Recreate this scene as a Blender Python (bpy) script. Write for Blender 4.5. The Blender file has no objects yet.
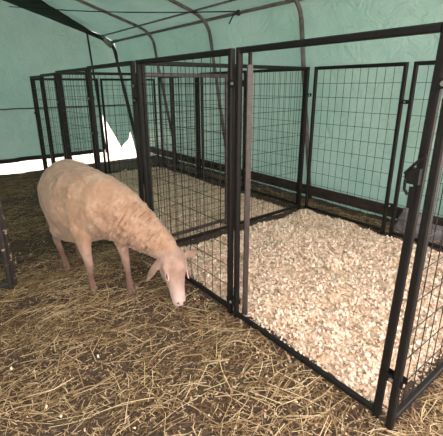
import bpy, bmesh, math, random
import numpy as np
from mathutils import Vector, Matrix, noise

random.seed(7)
RNG = np.random.default_rng(11)
scene = bpy.context.scene
COL = scene.collection

# ------------------------------------------------------------------ camera
yaw = math.radians(37.69886); pit = math.radians(18.059); rol = math.radians(0.3966)
E1 = np.array([-math.sin(yaw), math.cos(yaw)]); E2 = np.array([math.cos(yaw), math.sin(yaw)])
def rot(v):                       # camera-heading frame -> world frame aligned with the pens
    v = np.array(v, float); return Vector((-(v[:2] @ E1), v[:2] @ E2, v[2]))
fw = rot((0, math.cos(pit), -math.sin(pit)))
rt0 = rot((1, 0, 0)); up0 = rot((0, math.sin(pit), math.cos(pit)))
rt = rt0 * math.cos(rol) - up0 * math.sin(rol); up = rt0 * math.sin(rol) + up0 * math.cos(rol)
CAMP = Vector((1.75946, -1.55692, 1.61747))
cd = bpy.data.cameras.new('camera'); cam = bpy.data.objects.new('camera', cd); COL.objects.link(cam)
M = Matrix.Identity(4)
for i in range(3):
    M[i][0] = rt[i]; M[i][1] = up[i]; M[i][2] = -fw[i]; M[i][3] = CAMP[i]
cam.matrix_world = M
cd.sensor_width = 36; cd.lens = 36 * 371.454 / 443; cd.sensor_fit = 'HORIZONTAL'
cd.shift_x = (221.5 - 215.0935) / 443; cd.shift_y = -(218 - 206.9435) / 443
cd.clip_start = 0.02; cd.clip_end = 200
scene.camera = cam

# ------------------------------------------------------------------ world, sun, exposure
w = bpy.data.worlds.new('sky'); scene.world = w; w.use_nodes = True
nt = w.node_tree; bg = nt.nodes['Background']
bg.inputs['Color'].default_value = (1.0, 0.885, 0.85, 1); bg.inputs['Strength'].default_value = 3.3
sd = bpy.data.lights.new('sun', 'SUN'); sd.energy = 4.2; sd.angle = math.radians(2); sd.color = (1, .93, .85)
sun = bpy.data.objects.new('sun', sd); COL.objects.link(sun)
sun.rotation_euler = Vector((-0.34, 0.68, 0.62)).to_track_quat('Z', 'Y').to_euler()
sun.location = (-8, 6, 9)
vs = scene.view_settings
scene.display_settings.display_device = 'sRGB'
vs.view_transform = 'Standard'; vs.look = 'None'; vs.gamma = 1; vs.use_curve_mapping = False
vs.exposure = 0.4

# ------------------------------------------------------------------ tagging
def link(o, parent=None):
    COL.objects.link(o)
    if parent is not None: o.parent = parent
    return o
def tag(o, label=None, cat=None, group=None, kind=None):
    if label: o['label'] = label
    if cat: o['category'] = cat
    if group: o['group'] = group
    if kind: o['kind'] = kind
    return o
def thing(name, label, cat, loc=(0, 0, 0), rz=0, group=None):
    o = bpy.data.objects.new(name, None); o.empty_display_size = .1
    link(o); o.location = loc; o.rotation_euler = (0, 0, rz)
    return tag(o, label, cat, group)

# ------------------------------------------------------------------ materials
def mat(name):
    m = bpy.data.materials.new(name); m.use_nodes = True
    n = m.node_tree.nodes; l = m.node_tree.links
    return m, n, l, n['Principled BSDF']
def N(n, t, **k):
    x = n.new(t)
    for a, b in k.items():
        if a in x.inputs: x.inputs[a].default_value = b
        else: setattr(x, a, b)
    return x
def ramp(n, stops):
    r = n.new('ShaderNodeValToRGB'); e = r.color_ramp.elements
    while len(e) < len(stops): e.new(0.5)
    for i, (p, c) in enumerate(stops): e[i].position = p; e[i].color = (*c, 1)
    return r
def noise_col(name, stops, scale, rough=.8, detail=6, bump=0, bscale=None, spec=.3, vec='Object', sc3=None, metallic=0, bdist=.01):
    m, n, l, b = mat(name)
    tc = n.new('ShaderNodeTexCoord'); src = tc.outputs[vec]
    if sc3:
        mp = n.new('ShaderNodeMapping'); mp.inputs['Scale'].default_value = sc3; l.new(src, mp.inputs[0]); src = mp.outputs[0]
    nz = N(n, 'ShaderNodeTexNoise', Scale=scale, Detail=detail); l.new(src, nz.inputs['Vector'])
    r = ramp(n, stops); l.new(nz.outputs[0], r.inputs[0]); l.new(r.outputs[0], b.inputs['Base Color'])
    b.inputs['Roughness'].default_value = rough; b.inputs['Specular IOR Level'].default_value = spec
    b.inputs['Metallic'].default_value = metallic
    if bump:
        nb = N(n, 'ShaderNodeTexNoise', Scale=bscale or scale * 3, Detail=5); l.new(src, nb.inputs['Vector'])
        bp = N(n, 'ShaderNodeBump', Strength=bump, Distance=bdist); l.new(nb.outputs[0], bp.inputs['Height'])
        l.new(bp.outputs[0], b.inputs['Normal'])
    return m
MT = {}
MT['frame'] = noise_col('powder_coated_steel', [(.3, (.008, .0075, .007)), (.7, (.013, .012, .011))], 30, .5, spec=.25, bump=.15, bscale=200)
MT['frame_lit'] = noise_col('lit_brown_steel', [(.3, (.035, .027, .025)), (.7, (.07, .055, .05))], 25, .36, spec=.6)  # reddish gate steel, with the light on its edges mixed into the colour
MT['wire'] = noise_col('black_wire', [(.3, (.018, .016, .014)), (.7, (.03, .026, .022))], 30, .5)
MT['chipped'] = noise_col('chipped_black_steel', [(.0, (.02, .018, .017)), (.64, (.03, .025, .023)), (.66, (.40, .26, .18)), (1, (.45, .3, .2))], 14, .45, spec=.5, detail=3)
MT['zinc'] = noise_col('zinc_bolt', [(.3, (.35, .34, .32)), (.7, (.55, .53, .5))], 60, .35, metallic=.8)
MT['pole'] = noise_col('grey_tent_pole', [(.3, (.10, .085, .075)), (.7, (.20, .17, .15))], 12, .45, spec=.5)
MT['poled'] = noise_col('dark_tent_pole', [(.3, (.02, .03, .027)), (.7, (.04, .05, .045))], 12, .5)
MT['joint'] = noise_col('galvanised_joint', [(.3, (.20, .19, .17)), (.7, (.35, .33, .30))], 30, .4, metallic=.5)
MT['rope'] = noise_col('dark_cord', [(.3, (.02, .03, .028)), (.7, (.04, .05, .045))], 60, .8)
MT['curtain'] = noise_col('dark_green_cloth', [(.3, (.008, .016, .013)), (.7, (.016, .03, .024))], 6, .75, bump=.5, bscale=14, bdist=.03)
MT['board'] = noise_col('soiled_board', [(.3, (.022, .016, .012)), (.7, (.06, .045, .033))], 5, .8, sc3=(1, 6, 6), bump=.3)
MT['hem'] = noise_col('black_hem', [(.3, (.01, .014, .012)), (.7, (.025, .03, .027))], 8, .6)
MT['sack'] = noise_col('grey_woven_sack', [(.3, (.13, .12, .13)), (.7, (.24, .22, .235))], 9, .6, bump=.4, bscale=30)
MT['outer'] = noise_col('pale_dry_ground', [(.3, (.50, .45, .36)), (.7, (.72, .67, .58))], 2.5, .9, bump=.4)
MT['hoof'] = noise_col('hoof_horn', [(.3, (.10, .065, .05)), (.7, (.22, .15, .11))], 40, .5)

def fabric(name, c1, c2, trans, scale=1.3, bump=1.0):
    m, n, l, b = mat(name)
    tc = n.new('ShaderNodeTexCoord')
    nz = N(n, 'ShaderNodeTexNoise', Scale=scale, Detail=8, Roughness=.6); l.new(tc.outputs['Object'], nz.inputs['Vector'])
    r = ramp(n, [(.35, c1), (.65, c2)]); l.new(nz.outputs[0], r.inputs[0])
    n2 = N(n, 'ShaderNodeTexNoise', Scale=3.5, Detail=6, Roughness=.65, Distortion=1.4); l.new(tc.outputs['Object'], n2.inputs['Vector'])
    bp = N(n, 'ShaderNodeBump', Strength=bump, Distance=.05); l.new(n2.outputs[0], bp.inputs['Height'])
    b.inputs['Roughness'].default_value = .42; b.inputs['Specular IOR Level'].default_value = .9
    l.new(r.outputs[0], b.inputs['Base Color']); l.new(bp.outputs[0], b.inputs['Normal'])
    t = n.new('ShaderNodeBsdfTranslucent'); l.new(r.outputs[0], t.inputs['Color']); l.new(bp.outputs[0], t.inputs['Normal'])
    mx = n.new('ShaderNodeMixShader'); mx.inputs[0].default_value = trans
    l.new(b.outputs[0], mx.inputs[1]); l.new(t.outputs[0], mx.inputs[2]); l.new(mx.outputs[0], n['Material Output'].inputs[0])
    return m
MT['tarp'] = fabric('green_tarpaulin', (.27, .475, .41), (.345, .545, .485), .075)

def tinted(name, stops, rough=.7, trans=0.0):
    """colour of each flake or straw from a random per-piece attribute"""
    m, n, l, b = mat(name)
    a = n.new('ShaderNodeAttribute'); a.attribute_name = 'tint'
    r = ramp(n, stops); l.new(a.outputs['Fac'], r.inputs[0]); l.new(r.outputs[0], b.inputs['Base Color'])
    b.inputs['Roughness'].default_value = rough; b.inputs['Specular IOR Level'].default_value = .35
    return m
MT['straw'] = tinted('straw', [(0, (.10, .058, .032)), (.3, (.22, .135, .07)), (.55, (.42, .29, .15)), (.78, (.72, .56, .33)), (.93, (.86, .73, .50)), (1, (.55, .50, .18))], .45)
MT['shav'] = tinted('pale_wood_shavings', [(0, (.26, .16, .11)), (.12, (.60, .42, .29)), (.5, (.88, .69, .52)), (1, (.95, .84, .70))], .65)
MT['shav2'] = tinted('trampled_shavings', [(0, (.16, .10, .065)), (.25, (.50, .34, .21)), (.65, (.76, .56, .38)), (1, (.92, .76, .57))], .7)
# ground
def ground_mat():
    m, n, l, b = mat('trampled_bedding')
    tc = n.new('ShaderNodeTexCoord')
    n1 = N(n, 'ShaderNodeTexNoise', Scale=1.6, Detail=5); l.new(tc.outputs['Object'], n1.inputs['Vector'])
    n2 = N(n, 'ShaderNodeTexNoise', Scale=55, Detail=6, Roughness=.75); l.new(tc.outputs['Object'], n2.inputs['Vector'])
    r1 = ramp(n, [(.3, (.050, .030, .018)), (.7, (.11, .068, .042))]); l.new(n1.outputs[0], r1.inputs[0])
    r2 = ramp(n, [(.38, (.035, .020, .013)), (.55, (.13, .082, .052)), (.72, (.36, .25, .16))]); l.new(n2.outputs[0], r2.inputs[0])
    mx = N(n, 'ShaderNodeMix', data_type='RGBA'); mx.inputs[0].default_value = .6
    l.new(r1.outputs[0], mx.inputs[6]); l.new(r2.outputs[0], mx.inputs[7]); l.new(mx.outputs[2], b.inputs['Base Color'])
    bp = N(n, 'ShaderNodeBump', Strength=1, Distance=.02); l.new(n2.outputs[0], bp.inputs['Height']); l.new(bp.outputs[0], b.inputs['Normal'])
    b.inputs['Roughness'].default_value = .85
    return m
MT['ground'] = ground_mat()

# ------------------------------------------------------------------ mesh builders
class MB:
    def __init__(s): s.v = []; s.f = []
    def box(s, a, b):
        i = len(s.v); x0, y0, z0 = a; x1, y1, z1 = b
        s.v += [(x0,y0,z0),(x1,y0,z0),(x1,y1,z0),(x0,y1,z0),(x0,y0,z1),(x1,y0,z1),(x1,y1,z1),(x0,y1,z1)]
        s.f += [tuple(i+k for k in q) for q in ((0,3,2,1),(4,5,6,7),(0,1,5,4),(1,2,6,5),(2,3,7,6),(3,0,4,7))]
    def bar(s, a, b, w_, roundc=.18):
        """square steel tube a->b of width w_ with softened (chamfered) corners"""
        a = Vector(a); b = Vector(b); d = (b - a).normalized()
        u = d.cross(Vector((0, 0, 1)) if abs(d.z) < .9 else Vector((0, 1, 0))).normalized(); v = d.cross(u)
        h = w_ / 2; c = h * (1 - roundc * 2)
        prof = [(h, c), (c, h), (-c, h), (-h, c), (-h, -c), (-c, -h), (c, -h), (h, -c)]
        i = len(s.v)
        for p in (a, b):
            for (x, y) in prof: s.v.append(tuple(p + u * x + v * y))
        k = 8
        for j in range(k): s.f.append((i+j, i+(j+1) % k, i+k+(j+1) % k, i+k+j))
        s.f += [tuple(i+j for j in reversed(range(k))), tuple(i+k+j for j in range(k))]
    def tube(s, pts, r, k=8):
        pts = [Vector(p) for p in pts]; rs = r if isinstance(r, (list, tuple)) else [r] * len(pts)
        i = len(s.v); prev = None
        for j, p in enumerate(pts):
            d = (pts[min(j+1, len(pts)-1)] - pts[max(j-1, 0)]).normalized()
            if prev is None:
                u = d.cross(Vector((0, 0, 1)) if abs(d.z) < .9 else Vector((0, 1, 0))).normalized()
            else: u = (prev - d * prev.dot(d)).normalized()
            prev = u; v = d.cross(u)
            for q in range(k):
                a = 2 * math.pi * q / k; s.v.append(tuple(p + (u * math.cos(a) + v * math.sin(a)) * rs[j]))
        for j in range(len(pts)-1):
            for q in range(k):
                s.f.append((i+j*k+q, i+j*k+(q+1) % k, i+(j+1)*k+(q+1) % k, i+(j+1)*k+q))
        s.f += [tuple(i+q for q in reversed(range(k))), tuple(i+(len(pts)-1)*k+q for q in range(k))]
    def loft(s, rings, k=20):
        """rings: (centre, u-vector, v-vector) ellipses joined into a closed skin"""
        i = len(s.v); n_ = len(rings)
        for (c, u, v) in rings:
            c = Vector(c); u = Vector(u); v = Vector(v)
            for q in range(k):
                a = 2 * math.pi * q / k; s.v.append(tuple(c + u * math.cos(a) + v * math.sin(a)))
        for j in range(n_-1):
            for q in range(k):
                s.f.append((i+j*k+q, i+j*k+(q+1) % k, i+(j+1)*k+(q+1) % k, i+(j+1)*k+q))
        s.f += [tuple(i+q for q in reversed(range(k))), tuple(i+(n_-1)*k+q for q in range(k))]
    def mesh(s, name, m):
        me = bpy.data.meshes.new(name); me.from_pydata(s.v, [], s.f); me.materials.append(m)
        bm = bmesh.new(); bm.from_mesh(me); bmesh.ops.recalc_face_normals(bm, faces=bm.faces); bm.to_mesh(me); bm.free()
        return me
    def build(s, name, m, parent=None, smooth=False):
        me = s.mesh(name, m)
        if smooth: me.polygons.foreach_set('use_smooth', [True] * len(me.polygons))
        return link(bpy.data.objects.new(name, me), parent)

# ------------------------------------------------------------------ floor
def fbm(x, y, s, o=0.0): return noise.fractal(Vector((x * s, y * s, o)), 1.0, 2.0, 4)
def hfloor(x, y):
    z = .022 * fbm(x, y, 1.4) + .009 * fbm(x, y, 9, 3.1)
    if x < -6.4: z -= min(1, (-6.4 - x) / .8) ** 1.2 * .30
    return z - .012
def grid(name, x0, x1, y0, y1, step, hf, m, parent=None):
    nx = int((x1-x0)/step)+1; ny = int((y1-y0)/step)+1
    v = []; f = []
    for j in range(ny):
        for i in range(nx):
            x = x0+(x1-x0)*i/(nx-1); y = y0+(y1-y0)*j/(ny-1); v.append((x, y, hf(x, y)))
    for j in range(ny-1):
        for i in range(nx-1):
            a = j*nx+i; f.append((a, a+1, a+nx+1, a+nx))
    me = bpy.data.meshes.new(name); me.from_pydata(v, [], f); me.materials.append(m)
    me.polygons.foreach_set('use_smooth', [True]*len(f))
    return link(bpy.data.objects.new(name, me), parent)
TX0, TX1 = -7.3, 1.38
YR, YL = 2.9, -4.0            # tent wall feet
YRE, YLE, ZE = 2.4, -3.5, 2.62  # eaves
YM = (YRE + YLE) / 2; SL = .30; ZR = ZE + SL * (YRE - YM)
fl = grid('floor', -7.6, 3.6, -4.3, 3.2, .04, hfloor, MT['ground']); tag(fl, kind='structure')
outer = MB(); outer.v = [(-60, -50, -.34), (50, -50, -.34), (50, 50, -.34), (-60, 50, -.34)]; outer.f = [(0, 1, 2, 3)]
og = outer.build('ground', MT['outer']); tag(og, kind='structure')

# ------------------------------------------------------------------ tent fabric
def sheet(name, fn, nu, nv, m, hole=None):
    v = []; f = []
    for j in range(nv+1):
        for i in range(nu+1): v.append(fn(i/nu, j/nv))
    for j in range(nv):
        for i in range(nu):
            a = j*(nu+1)+i
            f.append((a, a+1, a+nu+2, a+nu+1))
    me = bpy.data.meshes.new(name); me.from_pydata(v, [], f); me.materials.append(m)
    me.polygons.foreach_set('use_smooth', [True]*len(me.polygons))
    o = link(bpy.data.objects.new(name, me)); tag(o, kind='structure')
    return o
LEGX = [-7.25, -5.35, -3.5, -1.62, .26, 1.32]
def sag(x):
    d = min(abs(x - q) for q in LEGX); return d
def wallR(u, v):
    x = TX0 + (TX1-TX0)*u; z = -.2 + (ZE+.2+.02)*v
    y = YR + (YRE-YR)*v
    k = min(1, (1-v)*8)
    off = .05 + k*(.035*math.sin(math.pi*min(1, sag(x)/.93)*.5)*math.sin(math.pi*v) + .022*fbm(x, z, 1.6, 5) + .007*fbm(x, z, 6, 2))
    return (x, y + off, z)
def wallL(u, v):
    x = TX0 + (TX1-TX0)*u; y = YL + (YLE-YL)*v
    return (x, y - .05 - min(1, (1-v)*8)*.016*fbm(x, ZE*v, 1.6, 8), -.2 + (ZE+.2+.02)*v)
def roof(u, v):
    x = TX0 + (TX1-TX0)*u; y = YRE+.05 + (YLE-YRE-.10)*v
    z = ZR - SL*abs(y-YM)
    # rounded shoulder near the eaves
    e = min(abs(y-YRE-.05), abs(y-YLE+.05)); k = min(1, e/.4)
    return (x, y, z + .035 + k*(.03 + .02*fbm(x, y, 1.3, 4) - .03*math.sin(math.pi*min(1, sag(x)/.93)*.5)))
sheet('wall_right', wallR, 110, 40, MT['tarp'])
sheet('wall_left', wallL, 60, 20, MT['tarp'])
sheet('ceiling', roof, 110, 80, MT['tarp'])
# gable sheet at the far end, with the torn-open corner
notch = [(1.96, .10), (1.975, .12), (1.99, .97), (2.30, .36), (2.42, .10), (2.47, .20), (2.62, .30), (2.68, .52), (2.76, .2), (2.80, .0)]
def gable():
    g = MB()
    top = lambda y: (ZR - SL*abs(y-YM) + .05) if YLE-.061 <= y <= YRE+.061 else (ZE * max(0, ((YR+.1-y)/(YR+.1-YRE-.06) if y > 0 else (y-YL+.1)/(YLE-.06-YL+.1))))
    def bot(y):
        if y <= notch[0][0]: return .10
        if y >= notch[-1][0]: return 0.0
        for (a, za), (b_, zb) in zip(notch, notch[1:]):
            if a <= y <= b_: return za + (zb-za)*(y-a)/(b_-a)
    ys = sorted(set([YL-.1 + (YR-YL+.2)*i/120 for i in range(121)] + [q[0] for q in notch] + [YRE+.06, YLE-.06]))
    nv = 24
    for y in ys:
        b_ = bot(y); t = max(top(y), b_ + .002)
        for k in range(nv+1):
            z = b_ + (t-b_)*k/nv
            g.v.append((TX0 - .03 + .03*fbm(y, z, .9, 6) + .008*fbm(y, z, 4, 1), y, z))
    for i in range(len(ys)-1):
        for k in range(nv):
            a = i*(nv+1)+k; g.f.append((a, a+nv+1, a+nv+2, a+1))
    return g
gb = gable().build('wall_back', MT['tarp'], smooth=True); tag(gb, kind='structure')
# seam across the gable, and its hem
s = MB(); s.tube([(TX0+.015, y, 1.18 + .006*fbm(y, 0, 3)) for y in np.linspace(YL+.5, 2.6, 40)], .015, 6)
tag(s.build('trim_1', noise_col('brown_seam', [(.3, (.10, .075, .06)), (.7, (.16, .12, .10))], 20, .8)), kind='structure')
s = MB(); s.tube([(TX0+.01, y, .10 + .012*fbm(y, 0, 2)) for y in np.linspace(YL+.15, 1.92, 50)], .048, 8)
tag(s.build('trim_2', MT['hem'], smooth=True), kind='structure')
# boards along the foot of the right wall
s = MB()
for x0, x1 in ((-7.1, -4.9), (-4.88, -2.45), (-2.43, 0.0), (.02, 1.35)):
    s.v += []; s.box((x0, 2.80, .06), (x1, 2.835, .20))
tag(s.build('baseboard_right', MT['board']), kind='structure')

# ------------------------------------------------------------------ tent frame
tf = thing('tent_frame', 'grey steel tube frame of poles and arched rafters carrying the green tarpaulin tent', 'tent frame', (TX0, YR, 0))
def tp(mb, name, m=MT['pole'], parent=tf, smooth=True, label=None):
    mb.v = [(a - TX0, b - YR, c) for a, b, c in mb.v]
    o = mb.build(name, m, parent, smooth)
    if label: o['label'] = label
    return o
def lerp(a, b, t): return tuple(a[i] + (b[i]-a[i])*t for i in range(3))
for k, x in enumerate(LEGX):
    m = MT['poled'] if k == 0 else MT['pole']; r = .042 if k == 0 else .029
    a = MB(); a.tube([(x, YR-.03, -.02), (x, YRE-.02+.05, ZE-.22)], r, 10); tp(a, 'pole', m, label='dark leg at the back corner' if k == 0 else None)
    a = MB(); a.tube([(x, YL+.03, -.02), (x, YLE+.02-.05, ZE-.22)], r, 10); tp(a, 'pole', m)
    a = MB(); pts = []
    for t in np.linspace(0, 1, 7):
        p0 = Vector((x, YRE+.03, ZE-.22)); p1 = Vector((x, YRE-.02, ZE-.0)); p2 = Vector((x, YRE-.30, ZE+.30*SL-.0))
        pts.append(tuple(p0*(1-t)**2 + p1*2*t*(1-t) + p2*t*t))
    pts += [(x, YM+.1, ZR-.04), (x, YM, ZR-.02), (x, YM-.1, ZR-.04)]
    for t in np.linspace(1, 0, 7):
        p0 = Vector((x, YLE-.03, ZE-.22)); p1 = Vector((x, YLE+.02, ZE-.0)); p2 = Vector((x, YLE+.30, ZE+.30*SL-.0))
        pts.append(tuple(p0*(1-t)**2 + p1*2*t*(1-t) + p2*t*t))
    a.tube(pts, r*.95, 10); tp(a, 'rafter', m)
for y in (YRE-.01, YLE+.01):
    a = MB(); a.tube([(TX0, y, ZE+.0), (TX1, y, ZE+.0)], .024, 10); tp(a, 'purlin')
for y in (YRE-.34, YLE+.34):
    a = MB(); a.tube([(TX0, y, ZE+.085), (TX1, y, ZE+.085)], .016, 8); tp(a, 'purlin', label='thin upper purlin')
a = MB(); a.tube([(TX0, YM, ZR-.02), (TX1, YM, ZR-.02)], .024, 10); tp(a, 'purlin', label='ridge purlin')
a = MB(); a.bar((-7.22, 2.34, ZE-.10), (-7.22, 2.10, ZE+.10), .10); a.tube([(-7.3, 2.38, ZE), (-7.0, 2.38, ZE)], .035, 8)
tp(a, 'corner_bracket', MT['joint'], label='pale metal bracket at the back corner of the roof')
a = MB(); a.tube([(-7.22, 1.96, .05), (-7.22, 1.78, 2.80)], .022, 8); tp(a, 'door_pole', MT['poled'])
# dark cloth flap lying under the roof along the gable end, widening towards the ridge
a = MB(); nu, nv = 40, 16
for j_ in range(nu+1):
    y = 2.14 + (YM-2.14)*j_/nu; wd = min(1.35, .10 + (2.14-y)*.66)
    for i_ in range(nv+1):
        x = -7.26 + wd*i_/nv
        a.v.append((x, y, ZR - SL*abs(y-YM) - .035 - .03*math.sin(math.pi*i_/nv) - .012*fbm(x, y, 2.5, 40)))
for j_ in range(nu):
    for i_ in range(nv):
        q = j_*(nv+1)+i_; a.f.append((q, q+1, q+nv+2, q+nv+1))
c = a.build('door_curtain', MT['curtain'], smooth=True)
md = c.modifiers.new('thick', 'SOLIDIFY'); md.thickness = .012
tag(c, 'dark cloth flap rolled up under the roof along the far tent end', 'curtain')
# cord running across the tent
a = MB(); A_ = Vector((-7.25, .28, 3.14)); B_ = Vector((-2.7, 2.38, 2.63))
a.tube([tuple(A_.lerp(B_, t) + Vector((0, 0, -.05*math.sin(math.pi*t)))) for t in np.linspace(0, 1, 14)], .009, 6)
a.tube([tuple(B_), tuple(B_+Vector((-.10, -.05, -.03))), tuple(B_+Vector((-.20, -.05, -.14)))], .009, 6)
a.tube([tuple(B_+Vector((-.05, 0, 0)) + Vector((0, math.cos(q)*.034, -.01+math.sin(q)*.034))) for q in np.linspace(0, 6.28, 12)], .009, 6)
tag(a.build('tie_cord', MT['rope'], smooth=True), 'thin dark cord stretched across the tent and knotted round the long purlin', 'cord')

# ------------------------------------------------------------------ wire panels
TW = .038
def panel(name, label, p0, p1, zb=.045, top=1.83, mesh=True, foot=0.0, m='frame', sx=.1, sz=.152, group='black wire mesh pen panels', sink=0.0, tw=TW, lean=0.0, rail=None):
    p0 = Vector((*p0, 0)); p1 = Vector((*p1, 0)); d = p1-p0; L = d.length
    z0 = -sink
    t = thing(name, label, 'fence panel' if 'gate' not in name else 'gate', (p0.x, p0.y, z0), math.atan2(d.y, d.x), group)
    h = tw/2
    rl = rail or tw
    for x in (h, L-h):
        ln = lean if x > h else 0
        a = MB(); a.bar((x, 0, foot), (x+ln, 0, top - tw*.02), tw); a.build('stile', MT[m], t)
    a = MB(); a.bar((tw, 0, top-rl/2), (L-tw+lean, 0, top-rl/2), rl); a.build('top_rail', MT[m], t)
    a = MB(); a.bar((tw, 0, zb), (L-tw, 0, zb), tw*.9); a.build('bottom_rail', MT[m], t)
    if mesh:
        a = MB(); n_ = max(2, round((L-2*tw)/sx)); zlo, zhi = zb+h, top-tw
        for i in range(1, n_):
            x = tw+(L-2*tw)*i/n_
            a.tube([(x, .004, zlo-.005), (x, .004, zhi+.005)], .0026, 5)
        nz = round((zhi-zlo)/sz)
        for i in range(1, nz):
            z = zlo+(zhi-zlo)*i/nz
            a.tube([(tw-.004, -.001, z), (L-tw+.004, -.001, z)], .0026, 5)
        a.build('wire_mesh', MT['wire'], t)
    return t, L
def clamp(t, x, z, w_=.10, y=-.0):
    a = MB(); a.box((x-w_/2, y-.024, z-.019), (x+w_/2, y-.0195, z+.019)); a.box((x-w_/2, y+.0195, z-.019), (x+w_/2, y+.024, z+.019))
    o = a.build('clamp', MT['frame'], t)
    b = MB(); b.tube([(x, y-.036, z), (x, y+.034, z)], .006, 8); b.tube([(x, y-.034, z), (x, y-.026, z)], .011, 6)
    b.build('bolt', MT['zinc'], o)

# --- near pen: front panel, open doorway frame, right side, back, divider
tA, LA = panel('wire_panel', 'mesh front panel between the sheep and the near pen of bright shavings', (-1.33, 0), (-.062, 0))
clamp(tA, LA+.02, 1.63); clamp(tA, LA+.02, .12)
tD, LD = panel('door_frame', 'tall empty black doorway frame at the front of the near shavings pen', (-.028, 0), (1.105, 0), zb=.03, mesh=False, tw=.035, group=None, lean=.028, rail=.033)
tD['category'] = 'door frame'
clamp(tD, LD+.035, .28, .11); clamp(tD, LD+.040, 1.62, .08)
tS, LS = panel('wire_panel', 'nearest side panel of mesh at the right, running back from the doorway post', (1.165, -.03), (1.165, 1.13), zb=.05, tw=.035)
tS2, _ = panel('wire_panel', 'second side panel of mesh at the right edge, meeting the tent wall side', (1.165, 1.17), (1.165, 2.30), zb=.05)
# gate latch on the doorway post
lt = MB()
lt.box((1.076, -.044, 1.235), (1.122, -.018, 1.30))
lt.box((1.062, -.036, 1.25), (1.080, -.012, 1.28))
lt.tube([(1.066, -.045, 1.275), (1.100, -.055, 1.315), (1.140, -.055, 1.36)], .006, 6)
lt.tube([(1.070, -.040, 1.25), (1.074, -.045, 1.21), (1.09, -.045, 1.19)], .007, 6)
lt.box((1.086, -.028, 1.13), (1.108, -.018, 1.22))
lt.v = [(x_+.026, y_, z_) for x_, y_, z_ in lt.v]
lo = lt.build('latch', MT['frame'], None)
lo.parent = tD; lo.matrix_parent_inverse = Matrix.Identity(4)
# gate of the near pen, swung inwards and seen edge-on
gd = Vector((-.735, .678)); g0 = Vector((.045, .035))
tG, LG = panel('gate', 'open mesh gate seen edge-on, swung into the near pen from its doorway post', g0, g0+gd*.93, zb=.10, top=1.735, foot=.03, m='frame_lit', group=None)
a = MB(); a.tube([(.019, 0, 1.73), (.019, 0, 1.80)], .012, 8); a.build('hinge_pin', MT['frame'], tG)
panel('wire_panel', 'mesh back panel in the far left corner position of the near pen, by the divider', (-1.30, 2.36), (-.17, 2.36))[0]
tB, LB = panel('wire_panel', 'mesh back panel at the right of the near pen with grey sack behind', (-.11, 2.36), (1.13, 2.36))
clamp(tB, -.03, 1.45); clamp(tB, -.03, .35)
panel('wire_panel', 'front half of the mesh divider between the two shavings pens', (-1.375, .05), (-1.375, 1.18))
tV, _ = panel('wire_panel', 'back half of the mesh divider, ending in the near pen back corner', (-1.375, 1.20), (-1.375, 2.34))
clamp(tV, 1.14, 1.5)
# --- middle pen
tM, LM = panel('door_frame', 'empty black doorway frame of the middle pen, left of the divider', (-2.50, 0), (-1.40, 0), zb=.03, mesh=False, group=None)
tM['category'] = 'door frame'
clamp(tM, LM+.03, 1.62); clamp(tM, LM+.03, 1.5)
panel('gate', 'open mesh gate of the middle pen lying alongside the divider', (-1.43, .05), (-1.46, 1.12), zb=.10, top=1.735, foot=.04, m='frame_lit', group=None)
tE, LE = panel('wire_panel', 'mesh front panel of the middle pen behind the rump of the sheep', (-3.68, 0), (-2.54, 0), sink=.01)
clamp(tE, LE+.02, 1.5); clamp(tE, LE+.02, 1.12)
for k, (x0, x1, lb) in enumerate(((-2.50, -1.42, 'right mesh back panel of the middle pen, seen through the front mesh'),
                      (-3.68, -2.54, 'left mesh back panel of the middle pen'),)):
    panel('wire_panel', lb, (x0, 2.36), (x1, 2.36))
for k, (y0, y1, lb) in enumerate(((.05, 1.16, 'front panel of the divider between middle and far pen'), (1.2, 2.34, 'rear panel of the divider between middle and far pen'))):
    panel('wire_panel', lb, (-3.78, y0), (-3.78, y1), sink=.015, zb=.02)
# --- far pen
tF, LF = panel('wire_panel', 'mesh front panel of the far pen nearest the middle pen', (-4.46, 0), (-3.74, 0), sink=.03)
clamp(tF, LF+.02, 1.45)
tH, LH = panel('wire_panel', 'narrow mesh front panel at the far left end of the pen row', (-5.14, 0), (-4.50, 0), sink=.045)
clamp(tH, .0, 1.25)
for k, (x0, x1, lb) in enumerate(((-4.62, -3.74, 'mesh back panel of the far pen beside the middle pen'), (-5.14, -4.66, 'narrow mesh back panel in the last corner of the far pen'))):
    panel('wire_panel', lb, (x0, 2.36), (x1, 2.36), sink=.03)
for k, (y0, y1, lb) in enumerate(((.04, 1.16, 'front panel of the far end of the pen row'), (1.2, 2.34, 'rear panel of the far end of the pen row'))):
    panel('wire_panel', lb, (-5.25, y0), (-5.25, y1), sink=.055, top=1.815)
# --- pen row on the other side of the aisle (only its corner is in view)
tL, LL = panel('wire_panel', 'chipped black mesh panel at the left edge, facing the aisle', (-2.72, -1.19), (-1.535, -1.19), m='chipped')
tL2, _ = panel('wire_panel', 'black mesh panel at the left edge, running away from the aisle corner', (-1.50, -2.40), (-1.50, -1.21), m='chipped')
tL2.rotation_euler[0] = .05; tL.rotation_euler[1] = .04; tL.location.z += .045
clamp(tL, LL+.01, 1.0, .09)

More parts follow.
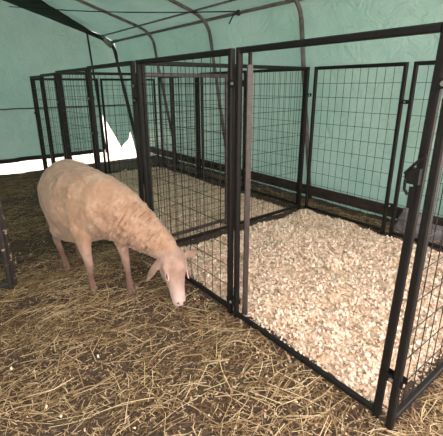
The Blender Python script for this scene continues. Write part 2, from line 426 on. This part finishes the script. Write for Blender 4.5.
# ------------------------------------------------------------------ bedding
INPEN1 = lambda x, y: -1.30 < x < 1.10 and .05 < y < 2.30
def bed(name, x0, x1, y0, y1, m, base, amp, off, edge=.18):
    def h(x, y):
        e = min(x-x0, x1-x, y-y0, y1-y)
        k = min(1, max(0, (e)/edge)) ** .7
        hh = base + amp*fbm(x, y, 2.6, off) + amp*.5*fbm(x, y, 9, off+2) + .008*fbm(x, y, 30, off)
        return hfloor(x, y) - .035 + max(.0, hh + .035) * k
    o = grid(name, x0, x1, y0, y1, .025, h, m)
    return o, h
MT['shavb'] = noise_col('shavings_bed_pale', [(.30, (.32, .21, .14)), (.42, (.68, .49, .34)), (.6, (.88, .69, .51))], 42, .85, bump=1, bscale=70, bdist=.02, detail=8)
MT['shavb2'] = noise_col('shavings_bed_trampled', [(.30, (.20, .13, .08)), (.5, (.50, .35, .22)), (.68, (.78, .59, .40))], 38, .85, bump=1, bscale=70, bdist=.02, detail=8)
b1, H1 = bed('shavings_bed', -1.34, 1.14, .02, 2.42, MT['shavb'], .034, .034, 3)
tag(b1, 'bed of pale pinkish wood shavings covering the near pen floor', 'wood shavings', kind='stuff')
b2, H2 = bed('shavings_bed', -5.12, -1.40, .02, 2.25, MT['shavb'], .055, .03, 9)
tag(b2, 'trampled tan wood shavings on the floor of the middle and far pens', 'wood shavings', kind='stuff')
b3, H3 = bed('shavings_bed', -2.8, -1.54, -2.6, -1.22, MT['shavb'], .02, .014, 13)
tag(b3, 'pale shavings inside the pen at the left edge', 'wood shavings', kind='stuff')
def add_pieces(name, V, F, tint, m, label, cat):
    me = bpy.data.meshes.new(name); me.from_pydata(V.reshape(-1, 3).tolist(), [], F.reshape(-1, F.shape[-1]).tolist()); me.materials.append(m)
    at = me.attributes.new('tint', 'FLOAT', 'FACE'); at.data.foreach_set('value', tint.astype(np.float32))
    o = link(bpy.data.objects.new(name, me)); tag(o, label, cat, kind='stuff'); return o
def flakes(name, n_, region, hf, m, label, smin=.008, smax=.022, extra=None, tpow=1.0):
    V = []; F = []; T = []
    while len(T) < n_*2:
        x = random.uniform(region[0], region[1]); y = random.uniform(region[2], region[3])
        if extra and not extra(x, y): continue
        z = hf(x, y) + random.uniform(-.002, .012)
        L = random.uniform(smin, smax); W = L*random.uniform(.45, .9); a = random.uniform(0, 6.283)
        tx, ty = random.gauss(0, .45), random.gauss(0, .45)
        c, s_ = math.cos(a), math.sin(a); curl = L*random.uniform(.1, .55); i = len(V)
        for (u, q) in ((-1, 0), (0, 1), (1, 0)):
            for vv in (-1, 1):
                lx = u*L*.5; ly = vv*W*.5; lz = q*curl
                X = c*lx - s_*ly; Y = s_*lx + c*ly
                V.append((x+X, y+Y, z + lz + tx*X + ty*Y))
        F += [(i, i+1, i+3, i+2), (i+2, i+3, i+5, i+4)]
        t = random.random() ** tpow; T += [t, t]
    return add_pieces(name, np.array(V), np.array(F), np.array(T), m, label, 'wood shavings')
def pn(x, y): return fbm(x, y, 4.5, 21) > random.uniform(-.6, .25)
flakes('wood_shavings', 30000, (-1.30, 1.12, .05, 2.33), H1, MT['shav'], 'loose curls of pale wood shavings strewn over the near pen', extra=pn, tpow=.8, smin=.009, smax=.028)
flakes('wood_shavings', 12000, (-5.0, -1.42, .05, 2.2), H2, MT['shav'], 'loose tan shavings strewn in the middle pen', .010, .028)
flakes('wood_shavings', 1500, (-2.7, -1.56, -2.5, -1.24), H3, MT['shav'], 'loose shavings in the pen at the left edge')
def spill(x, y):
    d = min(abs(y), 1) if -1.6 < x < 1.1 else .6
    return random.random() < math.exp(-d/.16)*.8 + .10
flakes('wood_shavings', 1700, (-5, 1.9, -1.6, .0), lambda x, y: hfloor(x, y)+.004, MT['shav2'], 'stray pale flakes of shavings spilled on the aisle floor', .006, .017, extra=spill)

def straws(name, n_, region, label, lmin=.05, lmax=.28, keep=None, bias=None, hf=hfloor, wmin=.0011, wmax=.0026, tmax=1.0, lift=.02):
    V = []; F = []; T = []
    while len(T) < n_*6:
        x = random.uniform(region[0], region[1]); y = random.uniform(region[2], region[3])
        if keep and not keep(x, y): continue
        L = lmin + (lmax-lmin)*random.random()**2.2
        a = random.gauss(bias[0], bias[1]) if bias and random.random() < bias[2] else random.uniform(0, 6.283)
        wd = random.uniform(wmin, wmax)*(1.0 if L > .1 else .9); bend = random.gauss(0, .12)*L; z0 = random.uniform(.002, lift)
        c, s_ = math.cos(a), math.sin(a); sl = random.gauss(0, .05); arch = abs(random.gauss(0, .05))*L; i = len(V)
        for k, u in enumerate((-.5, 0, .5)):
            px_ = x + c*u*L - s_*(bend if k == 1 else 0); py_ = y + s_*u*L + c*(bend if k == 1 else 0)
            pz = hf(px_, py_) + z0 + sl*u*L + (arch if k == 1 else 0)
            for q in range(3):
                an = 2.094*q + .5; V.append((px_ - s_*math.cos(an)*wd, py_ + c*math.cos(an)*wd, pz + math.sin(an)*wd))
        for k in range(2):
            for q in range(3):
                F.append((i+k*3+q, i+k*3+(q+1) % 3, i+k*3+3+(q+1) % 3, i+k*3+3+q))
        t = min(tmax, max(0, random.betavariate(1.7, 1.7))); T += [t]*6
    return add_pieces(name, np.array(V), np.array(F), np.array(T), MT['straw'], label, 'straw')
def vis(x, y):                     # roughly inside the view, denser close to the camera
    d = Vector((x-CAMP.x, y-CAMP.y, -1.6)); F_ = d.dot(fw)
    if F_ < .3: return False
    u = d.dot(rt)/F_; return abs(u) < .78
def near(x, y):
    if not vis(x, y): return False
    k = fbm(x, y, 3.0, 31); return k > random.uniform(-.45, .35)
DIRN = math.atan2(rt.y + .9*fw.y, rt.x + .9*fw.x)   # most long straws lie towards the upper right of the view
straws('straw', 3600, (-1.7, 1.9, -1.6, -.02), 'long pale straw strewn thickly over the foreground floor', .06, .36, near, (DIRN, .45, .5), wmin=.0010, wmax=.0030)
straws('straw', 14000, (-1.9, 1.9, -1.6, .0), 'short broken straw and chaff trodden into the foreground floor', .012, .06, lambda x, y: vis(x, y), None, tmax=.9, lift=.006, wmin=.001, wmax=.003)
straws('straw', 1500, (1.2, 2.2, -.6, 1.2), 'straw lying outside the right side panel', .05, .34, vis)
straws('straw', 4500, (-6.2, -1.3, -1.6, .0), 'darker straw along the aisle behind the sheep', .05, .30, lambda x, y: fbm(x, y, 1.5, 5) > random.uniform(-.6, .5), (DIRN, .8, .4), tmax=.62, lift=.01)  # tint capped lower, so this straw is darker than in the foreground
straws('straw', 1500, (-5.0, 1.7, 2.38, 2.68), 'old hay and stalks along the foot of the right tent wall', .06, .30, None, (0, .25, .9), tmax=.7, lift=.05)
straws('straw', 500, (-1.25, 1.1, .08, 2.2), 'few thin straws lying on the near pen shavings', .04, .16, None, None, hf=lambda x, y: H1(x, y), lift=.015)

# grey sack slumped behind the right back panel
def sack():
    g = MB(); nu, nv = 26, 14
    for j in range(nv+1):
        for i in range(nu+1):
            u = i/nu; v = j/nv
            x = -.20 + .72*u + .04*v; y = 2.60 + .12*v - .10*math.sin(math.pi*u)*(1-v) + .03*fbm(u*3, v*3, 1.5, 2)
            z = hfloor(x, y) + (.24*(1-.55*u) + .03*math.sin(u*9)) * v + .01
            g.v.append((x, y, z))
    for j in range(nv):
        for i in range(nu):
            a = j*(nu+1)+i; g.f.append((a, a+1, a+nu+2, a+nu+1))
    o = g.build('grey_sack', MT['sack'], smooth=True)
    md = o.modifiers.new('thick', 'SOLIDIFY'); md.thickness = .035; md.offset = 1
    tag(o, 'crumpled grey woven sack on the ground between right back panel and tent wall', 'sack')
sack()

# ------------------------------------------------------------------ sheep
def V3(*a): return Vector(a)
SH = V3(-1.30, -.60, 0)
def build_sheep():
    b = MB()
    def ring(c, d, rl, rv, upv=V3(0, 0, 1)):
        d = d.normalized(); l_ = upv.cross(d).normalized(); v_ = d.cross(l_)
        return (c, l_*rl, v_*rv)
    # trunk + neck spine: centre, lateral radius, vertical radius
    sp = [((-1.84, -.62, .76), .06, .08), ((-1.815, -.62, .755), .14, .17), ((-1.765, -.62, .745), .205, .235), ((-1.68, -.62, .73), .248, .285),
          ((-1.56, -.62, .705), .272, .312), ((-1.42, -.615, .68), .282, .318), ((-1.27, -.605, .68), .280, .322), ((-1.12, -.575, .695), .248, .295),
          ((-1.00, -.53, .70), .212, .262), ((-.895, -.465, .66), .182, .228), ((-.815, -.395, .59), .152, .185), ((-.745, -.32, .51), .130, .152),
          ((-.68, -.255, .435), .112, .130), ((-.635, -.205, .375), .094, .110), ((-.61, -.185, .34), .06, .07)]
    rings = []
    for i, (c, rl, rv) in enumerate(sp):
        c0 = V3(*sp[max(0, i-1)][0]); c1 = V3(*sp[min(len(sp)-1, i+1)][0]); rings.append(ring(V3(*c), c1-c0, rl, rv))
    b.loft(rings, 28)
    # shoulder, hip and the hollow in front of it
    b.loft([ring(V3(x, y, z), V3(.15, 0, -1), r, r*.62) for x, y, z, r in ((-1.04, -.68, .84, .05), (-1.05, -.69, .76, .10), (-1.06, -.695, .65, .125), (-1.06, -.70, .54, .11), (-1.055, -.70, .45, .07))], 18)
    b.loft([ring(V3(x, y, z), V3(.2, 0, -1), r, r*.55) for x, y, z, r in ((-1.60, -.70, .90, .05), (-1.60, -.725, .82, .11), (-1.60, -.74, .70, .14), (-1.59, -.745, .58, .12), (-1.60, -.75, .48, .08))], 18)
    # belly
    b.loft([ring(V3(x, -.63, z), V3(1, 0, 0), r, r*.7) for x, z, r in ((-1.74, .56, .10), (-1.62, .50, .19), (-1.45, .465, .235), (-1.2, .49, .18), (-1.08, .53, .09))], 20)
    # head
    pol = V3(-.615, -.180, .365); nos = V3(-.355, -.262, .028); d = (nos-pol).normalized()
    Lt = V3(.55, .75, .33); Lt = (Lt - d*Lt.dot(d)).normalized(); Nn = Lt.cross(d).normalized()
    if Nn.z < 0: Nn = -Nn
    L0, N0 = Lt.copy(), Nn.copy(); ca, sa = math.cos(math.radians(38)), math.sin(math.radians(38))
    Nn = N0*ca + L0*sa; Lt = L0*ca - N0*sa
    hl = (nos-pol).length
    H = [(-.12, -.025, .060, .070), (.02, -.012, .092, .098), (.15, -.006, .106, .108), (.28, -.004, .108, .106), (.42, -.006, .094, .094),
         (.56, -.008, .074, .078), (.70, -.010, .060, .066), (.84, -.012, .057, .058), (.94, -.014, .050, .048), (1.01, -.016, .028, .028)]
    hr = [(pol + d*(t*hl) + Nn*o, Lt*rl, Nn*rn) for t, o, rl, rn in H]
    b.loft(hr, 22)
    for sgn in (-1, 1):      # brow and cheek
        b.loft([(pol + d*(t*hl) + Lt*sgn*.080 + Nn*.036, Lt*r, Nn*r) for t, r in ((.22, .012), (.30, .026), (.40, .024), (.48, .010))], 10)
        b.loft([(pol + d*(t*hl) + Lt*sgn*.055 - Nn*.035, Lt*r, Nn*r) for t, r in ((.15, .02), (.28, .050), (.42, .042), (.56, .014))], 10)
    # ears
    def ear(root, tip, wv, wid, th):
        dd = tip-root; wv = (wv - dd.normalized()*wv.dot(dd.normalized())).normalized(); tn = dd.normalized().cross(wv)
        rr = []
        for t, k in ((-.12, .5), (.05, .55), (.25, .9), (.5, 1.0), (.72, .78), (.9, .42), (1.0, .12)):
            rr.append((root+dd*t + tn*.012*math.sin(math.pi*max(0, t)), wv*wid*k, tn*th*(1 if t < .6 else .75)))
        b.loft(rr, 14)
    er = pol + d*(.14*hl)
    ear(er - Lt*.088 + Nn*.035, er - L0*.200 + N0*.01 + V3(.0, -.02, -.150), d, .043, .010)
    ear(er + Lt*.088 + Nn*.035, er + L0*.235 + N0*.020 + V3(0, 0, -.01), d, .037, .010)
    # legs
    def leg(pts):
        rr = []
        for i, (c, ra, rb) in enumerate(pts):
            c0 = V3(*pts[max(0, i-1)][0]); c1 = V3(*pts[min(len(pts)-1, i+1)][0]); dd = (c1-c0).normalized()
            l_ = V3(0, 1, 0).cross(dd).normalized(); v_ = dd.cross(l_).normalized()
            rr.append((V3(*c), l_*ra, v_*rb))
        b.loft(rr, 16)
    # fronts (near right, far left)
    leg([((-1.06, -.70, .62), .10, .07), ((-1.06, -.715, .48), .088, .066), ((-1.045, -.712, .38), .058, .048), ((-1.035, -.705, .29), .040, .036), ((-1.03, -.700, .24), .037, .034),
         ((-1.045, -.695, .17), .026, .024), ((-1.055, -.692, .10), .024, .023), ((-1.05, -.690, .065), .029, .028), ((-1.04, -.688, .03), .032, .028), ((-1.035, -.686, -.012), .034, .030)])
    leg([((-.97, -.47, .60), .10, .07), ((-.945, -.455, .46), .080, .06), ((-.925, -.445, .36), .054, .046), ((-.905, -.440, .28), .039, .036), ((-.895, -.440, .235), .037, .034),
         ((-.88, -.440, .17), .026, .024), ((-.865, -.442, .10), .024, .023), ((-.85, -.444, .065), .029, .028), ((-.835, -.446, .03), .032, .028), ((-.825, -.447, -.012), .034, .030)])
    # hinds: knee forward at the belly, hock back, upright shank
    leg([((-1.66, -.74, .66), .15, .10), ((-1.62, -.765, .53), .125, .085), ((-1.60, -.77, .42), .088, .062), ((-1.62, -.77, .34), .056, .044), ((-1.70, -.765, .27), .040, .034), ((-1.70, -.76, .235), .036, .031),
         ((-1.66, -.75, .16), .027, .024), ((-1.62, -.745, .10), .025, .023), ((-1.60, -.742, .065), .029, .028), ((-1.585, -.742, .03), .032, .028), ((-1.58, -.742, -.012), .034, .030)])
    leg([((-1.72, -.54, .66), .13, .10), ((-1.73, -.53, .52), .12, .085), ((-1.74, -.54, .41), .088, .062), ((-1.82, -.55, .34), .056, .044), ((-1.87, -.55, .27), .040, .034), ((-1.87, -.55, .235), .036, .031),
         ((-1.84, -.55, .16), .027, .024), ((-1.81, -.55, .10), .025, .023), ((-1.795, -.55, .065), .029, .028), ((-1.785, -.55, .03), .032, .028), ((-1.78, -.55, -.012), .034, .030)])
    # tail
    b.tube([(-1.81, -.62, .86), (-1.87, -.62, .78), (-1.88, -.62, .66), (-1.86, -.62, .54)], [.04, .034, .028, .016], 10)
    b.v = [tuple(Vector(v)-SH) for v in b.v]
    me = b.mesh('sheep_raw', MT['hoof']); tmp = link(bpy.data.objects.new('sheep_raw', me))
    r_ = tmp.modifiers.new('r', 'REMESH'); r_.mode = 'VOXEL'; r_.voxel_size = .0085
    s_ = tmp.modifiers.new('s', 'SMOOTH'); s_.iterations = 5; s_.factor = .5
    dg = bpy.context.evaluated_depsgraph_get(); dg.update()
    em = bpy.data.meshes.new_from_object(tmp.evaluated_get(dg)); bpy.data.objects.remove(tmp)
    em.name = 'sheep_body'
    nrm = np.zeros(len(em.vertices)*3); em.vertices.foreach_get('normal', nrm); nrm = nrm.reshape(-1, 3)
    co = np.zeros(len(em.vertices)*3); em.vertices.foreach_get('co', co); co = co.reshape(-1, 3)
    face = np.zeros(len(co)); neckm = np.zeros(len(co)); out = co.copy()
    polL = pol - SH
    nb = V3(-.80, -.40, .55) - SH
    NA = V3(.6, .5, -.62).normalized(); NB = NA.cross(V3(0, 0, 1)).normalized(); NC = NA.cross(NB)
    for i in range(len(co)):
        p = Vector(co[i]); q = p - polL
        h = q.dot(d)/hl
        lat = abs(q.dot(Lt)); dist = (p - (pol + d*hl*.5 - SH)).length
        fh = 1.0 if (h > .02 and dist < .26 and p.x > .46+(0)) else 0.0
        fh = min(1, max(0, (h+.02)/.12)) if dist < .34 and p.x > .52 else 0.0
        fl_ = min(1, max(0, (.42 - p.z)/.10)) if p.x < .62 and p.z < .42 and not (abs(p.y+.03) < .16 and p.z > .24 and -.5 < p.x < .2) else 0.0
        if p.x < .62 and p.z < .20: fl_ = 1.0
        fm = max(fh, fl_); face[i] = fm
        nm = max(0, 1 - (p-nb).length/.36); neckm[i] = min(1, nm*1.8)
        amp = (1-fm)
        # woolly tufts, stretched round the body
        t1 = noise.fractal(Vector((p.x*11, p.y*11, p.z*7)), 1, 2, 3)
        t2 = noise.fractal(Vector((p.x*26+7, p.y*26, p.z*20)), 1, 2, 3)
        t3 = 1-abs(noise.noise(Vector((p.dot(NA)*34, p.dot(NB)*9, p.dot(NC)*9))))*3
        dz = amp*(.008*t1 + .0045*t2 + neckm[i]*(.011*t3*1.0 + .007*t2)) + .0012*t2*fm
        out[i] += nrm[i]*dz
    em.vertices.foreach_set('co', out.ravel()); em.update()
    at = em.attributes.new('skin', 'FLOAT', 'POINT'); at.data.foreach_set('value', face.astype(np.float32))
    lg = np.clip((.36 - co[:, 2])/.22, 0, 1) * (co[:, 0] < .60) * (face > .3)
    at = em.attributes.new('shank', 'FLOAT', 'POINT'); at.data.foreach_set('value', lg.astype(np.float32))
    mz = np.clip(((co - np.array(polL)) @ np.array(d)/hl - .55)/.35, 0, 1) * (face > .5) * (co[:, 0] > .55)
    at = em.attributes.new('muzzle', 'FLOAT', 'POINT'); at.data.foreach_set('value', mz.astype(np.float32))
    at = em.attributes.new('tuft', 'FLOAT', 'POINT'); at.data.foreach_set('value', neckm.astype(np.float32))
    # coat material
    m, n, l, bs = mat('tan_fleece')
    tc = n.new('ShaderNodeTexCoord')
    n1 = N(n, 'ShaderNodeTexNoise', Scale=9, Detail=6, Roughness=.6); l.new(tc.outputs['Object'], n1.inputs['Vector'])
    r1 = ramp(n, [(.3, (.36, .215, .13)), (.52, (.475, .305, .205)), (.72, (.59, .41, .295))]); l.new(n1.outputs[0], r1.inputs[0])
    n2 = N(n, 'ShaderNodeTexNoise', Scale=90, Detail=6, Roughness=.8); l.new(tc.outputs['Object'], n2.inputs['Vector'])
    n3 = N(n, 'ShaderNodeTexNoise', Scale=12, Detail=3); l.new(tc.outputs['Object'], n3.inputs['Vector'])
    r3 = ramp(n, [(.35, (.38, .24, .18)), (.65, (.55, .38, .30))]); l.new(n3.outputs[0], r3.inputs[0])
    a1 = n.new('ShaderNodeAttribute'); a1.attribute_name = 'skin'
    mx = N(n, 'ShaderNodeMix', data_type='RGBA'); l.new(a1.outputs['Fac'], mx.inputs[0]); l.new(r1.outputs[0], mx.inputs[6]); l.new(r3.outputs[0], mx.inputs[7])
    a3 = n.new('ShaderNodeAttribute'); a3.attribute_name = 'shank'
    mxl = N(n, 'ShaderNodeMix', data_type='RGBA'); l.new(a3.outputs['Fac'], mxl.inputs[0]); l.new(mx.outputs[2], mxl.inputs[6]); mxl.inputs[7].default_value = (.20, .11, .08, 1)
    a4 = n.new('ShaderNodeAttribute'); a4.attribute_name = 'muzzle'
    mxm = N(n, 'ShaderNodeMix', data_type='RGBA'); l.new(a4.outputs['Fac'], mxm.inputs[0]); l.new(mxl.outputs[2], mxm.inputs[6]); mxm.inputs[7].default_value = (.68, .50, .45, 1)
    mx = mxm
    # shade in the neck wool's creases, painted as dark stripes
    vo = N(n, 'ShaderNodeTexNoise', Scale=1.0, Detail=3, Distortion=.6)
    cx_ = n.new('ShaderNodeCombineXYZ')
    for k_, (vv_, fr_) in enumerate(((NA, 46), (NB, 13), (NC, 13))):
        dp = N(n, 'ShaderNodeVectorMath', operation='DOT_PRODUCT'); l.new(tc.outputs['Object'], dp.inputs[0]); dp.inputs[1].default_value = tuple(vv_*fr_)
        l.new(dp.outputs['Value'], cx_.inputs[k_])
    l.new(cx_.outputs[0], vo.inputs['Vector'])
    rv = ramp(n, [(.38, (1, 1, 1)), (.45, (0, 0, 0))]); l.new(vo.outputs[0], rv.inputs[0])
    a2 = n.new('ShaderNodeAttribute'); a2.attribute_name = 'tuft'
    mm = N(n, 'ShaderNodeMath', operation='MULTIPLY'); l.new(rv.outputs[0], mm.inputs[0]); l.new(a2.outputs['Fac'], mm.inputs[1])
    m2 = N(n, 'ShaderNodeMath', operation='MULTIPLY'); l.new(mm.outputs[0], m2.inputs[0]); m2.inputs[1].default_value = .75
    mx2 = N(n, 'ShaderNodeMix', data_type='RGBA'); l.new(m2.outputs[0], mx2.inputs[0]); l.new(mx.outputs[2], mx2.inputs[6]); mx2.inputs[7].default_value = (.22, .12, .07, 1)
    l.new(mx2.outputs[2], bs.inputs['Base Color'])
    bp = N(n, 'ShaderNodeBump', Strength=.7, Distance=.008); l.new(n2.outputs[0], bp.inputs['Height']); l.new(bp.outputs[0], bs.inputs['Normal'])
    bs.inputs['Roughness'].default_value = .9; bs.inputs['Specular IOR Level'].default_value = .15
    bs.inputs['Sheen Weight'].default_value = .25
    em.materials.clear(); em.materials.append(m)
    em.polygons.foreach_set('use_smooth', [True]*len(em.polygons))
    sh = link(bpy.data.objects.new('sheep', em)); sh.location = SH
    tag(sh, 'tan woolly sheep standing in the aisle with its head lowered to the straw', 'sheep')
    # face pieces
    def part(name, rings=None, m_=None, tube=None, k=12):
        g = MB()
        if rings: g.loft(rings, k)
        if tube: g.tube([tuple(q) for q in tube[0]], tube[1], 8)
        g.v = [tuple(Vector(v)-SH) for v in g.v]
        return g.build(name, m_, sh, True)
    ME = noise_col('eye_dark', [(.3, (.02, .012, .01)), (.7, (.05, .03, .02))], 30, .15, spec=.8)
    ML = noise_col('pink_lid', [(.3, (.55, .36, .30)), (.7, (.68, .48, .40))], 30, .6)
    MN = noise_col('pink_muzzle', [(.3, (.62, .42, .38)), (.7, (.74, .55, .50))], 30, .45)
    MK = noise_col('nostril_dark', [(.3, (.10, .05, .045)), (.7, (.16, .09, .08))], 30, .6)
    for sgn in (-1, 1):
        ow = (Lt*sgn*.86 + Nn*.51).normalized(); cr = ow.cross(d).normalized()
        if cr.dot(Nn) < 0: cr = -cr
        ec = pol + d*(.50*hl) + ow*.096
        rr = []
        for t in (-1, -.8, -.4, 0, .4, .8, 1):
            r = math.sqrt(max(.02, 1-t*t)); rr.append((ec + ow*.012*t, d*r*.027, cr*r*.010))
        part('eye', rr, ME)
        for up_, wd_ in ((1, .0065), (-1, .0045)):
            q = []
            for a in np.linspace(math.radians(0), math.radians(180), 9):
                q.append(ec + ow*.005 + d*math.cos(a)*.031 + cr*math.sin(a)*.012*up_)
            part('eyelid', None, ML, (q, wd_))
        nc = nos - d*.014 + Lt*sgn*.024 + Nn*.026
        part('nostril', None, MK, ([nc + Lt*sgn*.011 - Nn*.006, nc, nc - Lt*sgn*.008 - Nn*.010 + d*.008], [.003, .006, .003]))
    q = []
    for t in (-1, -.6, -.2, .2, .6, 1): q.append(nos - d*(.020+.035*abs(t)) + Lt*.046*t - Nn*(.040))
    part('mouth', None, MK, (q, .0028))
    for c, dx in (((-1.035, -.686), 1), ((-.825, -.447), 1), ((-1.58, -.742), 1), ((-1.78, -.55), 1)):
        for sgn in (-1, 1):
            g = MB(); x, y = c
            g.loft([((x+.004, y+sgn*.017, -.022), (.043, 0, 0), (0, .0185, 0)), ((x+.002, y+sgn*.0165, .004), (.040, 0, 0), (0, .0175, 0)), ((x-.004, y+sgn*.016, .030), (.034, 0, 0), (0, .0165, 0)), ((x-.008, y+sgn*.015, .046), (.024, 0, 0), (0, .013, 0))], 14)
            g.v = [tuple(Vector(v)-SH) for v in g.v]; g.build('hoof', MT['hoof'], sh, True)
build_sheep()
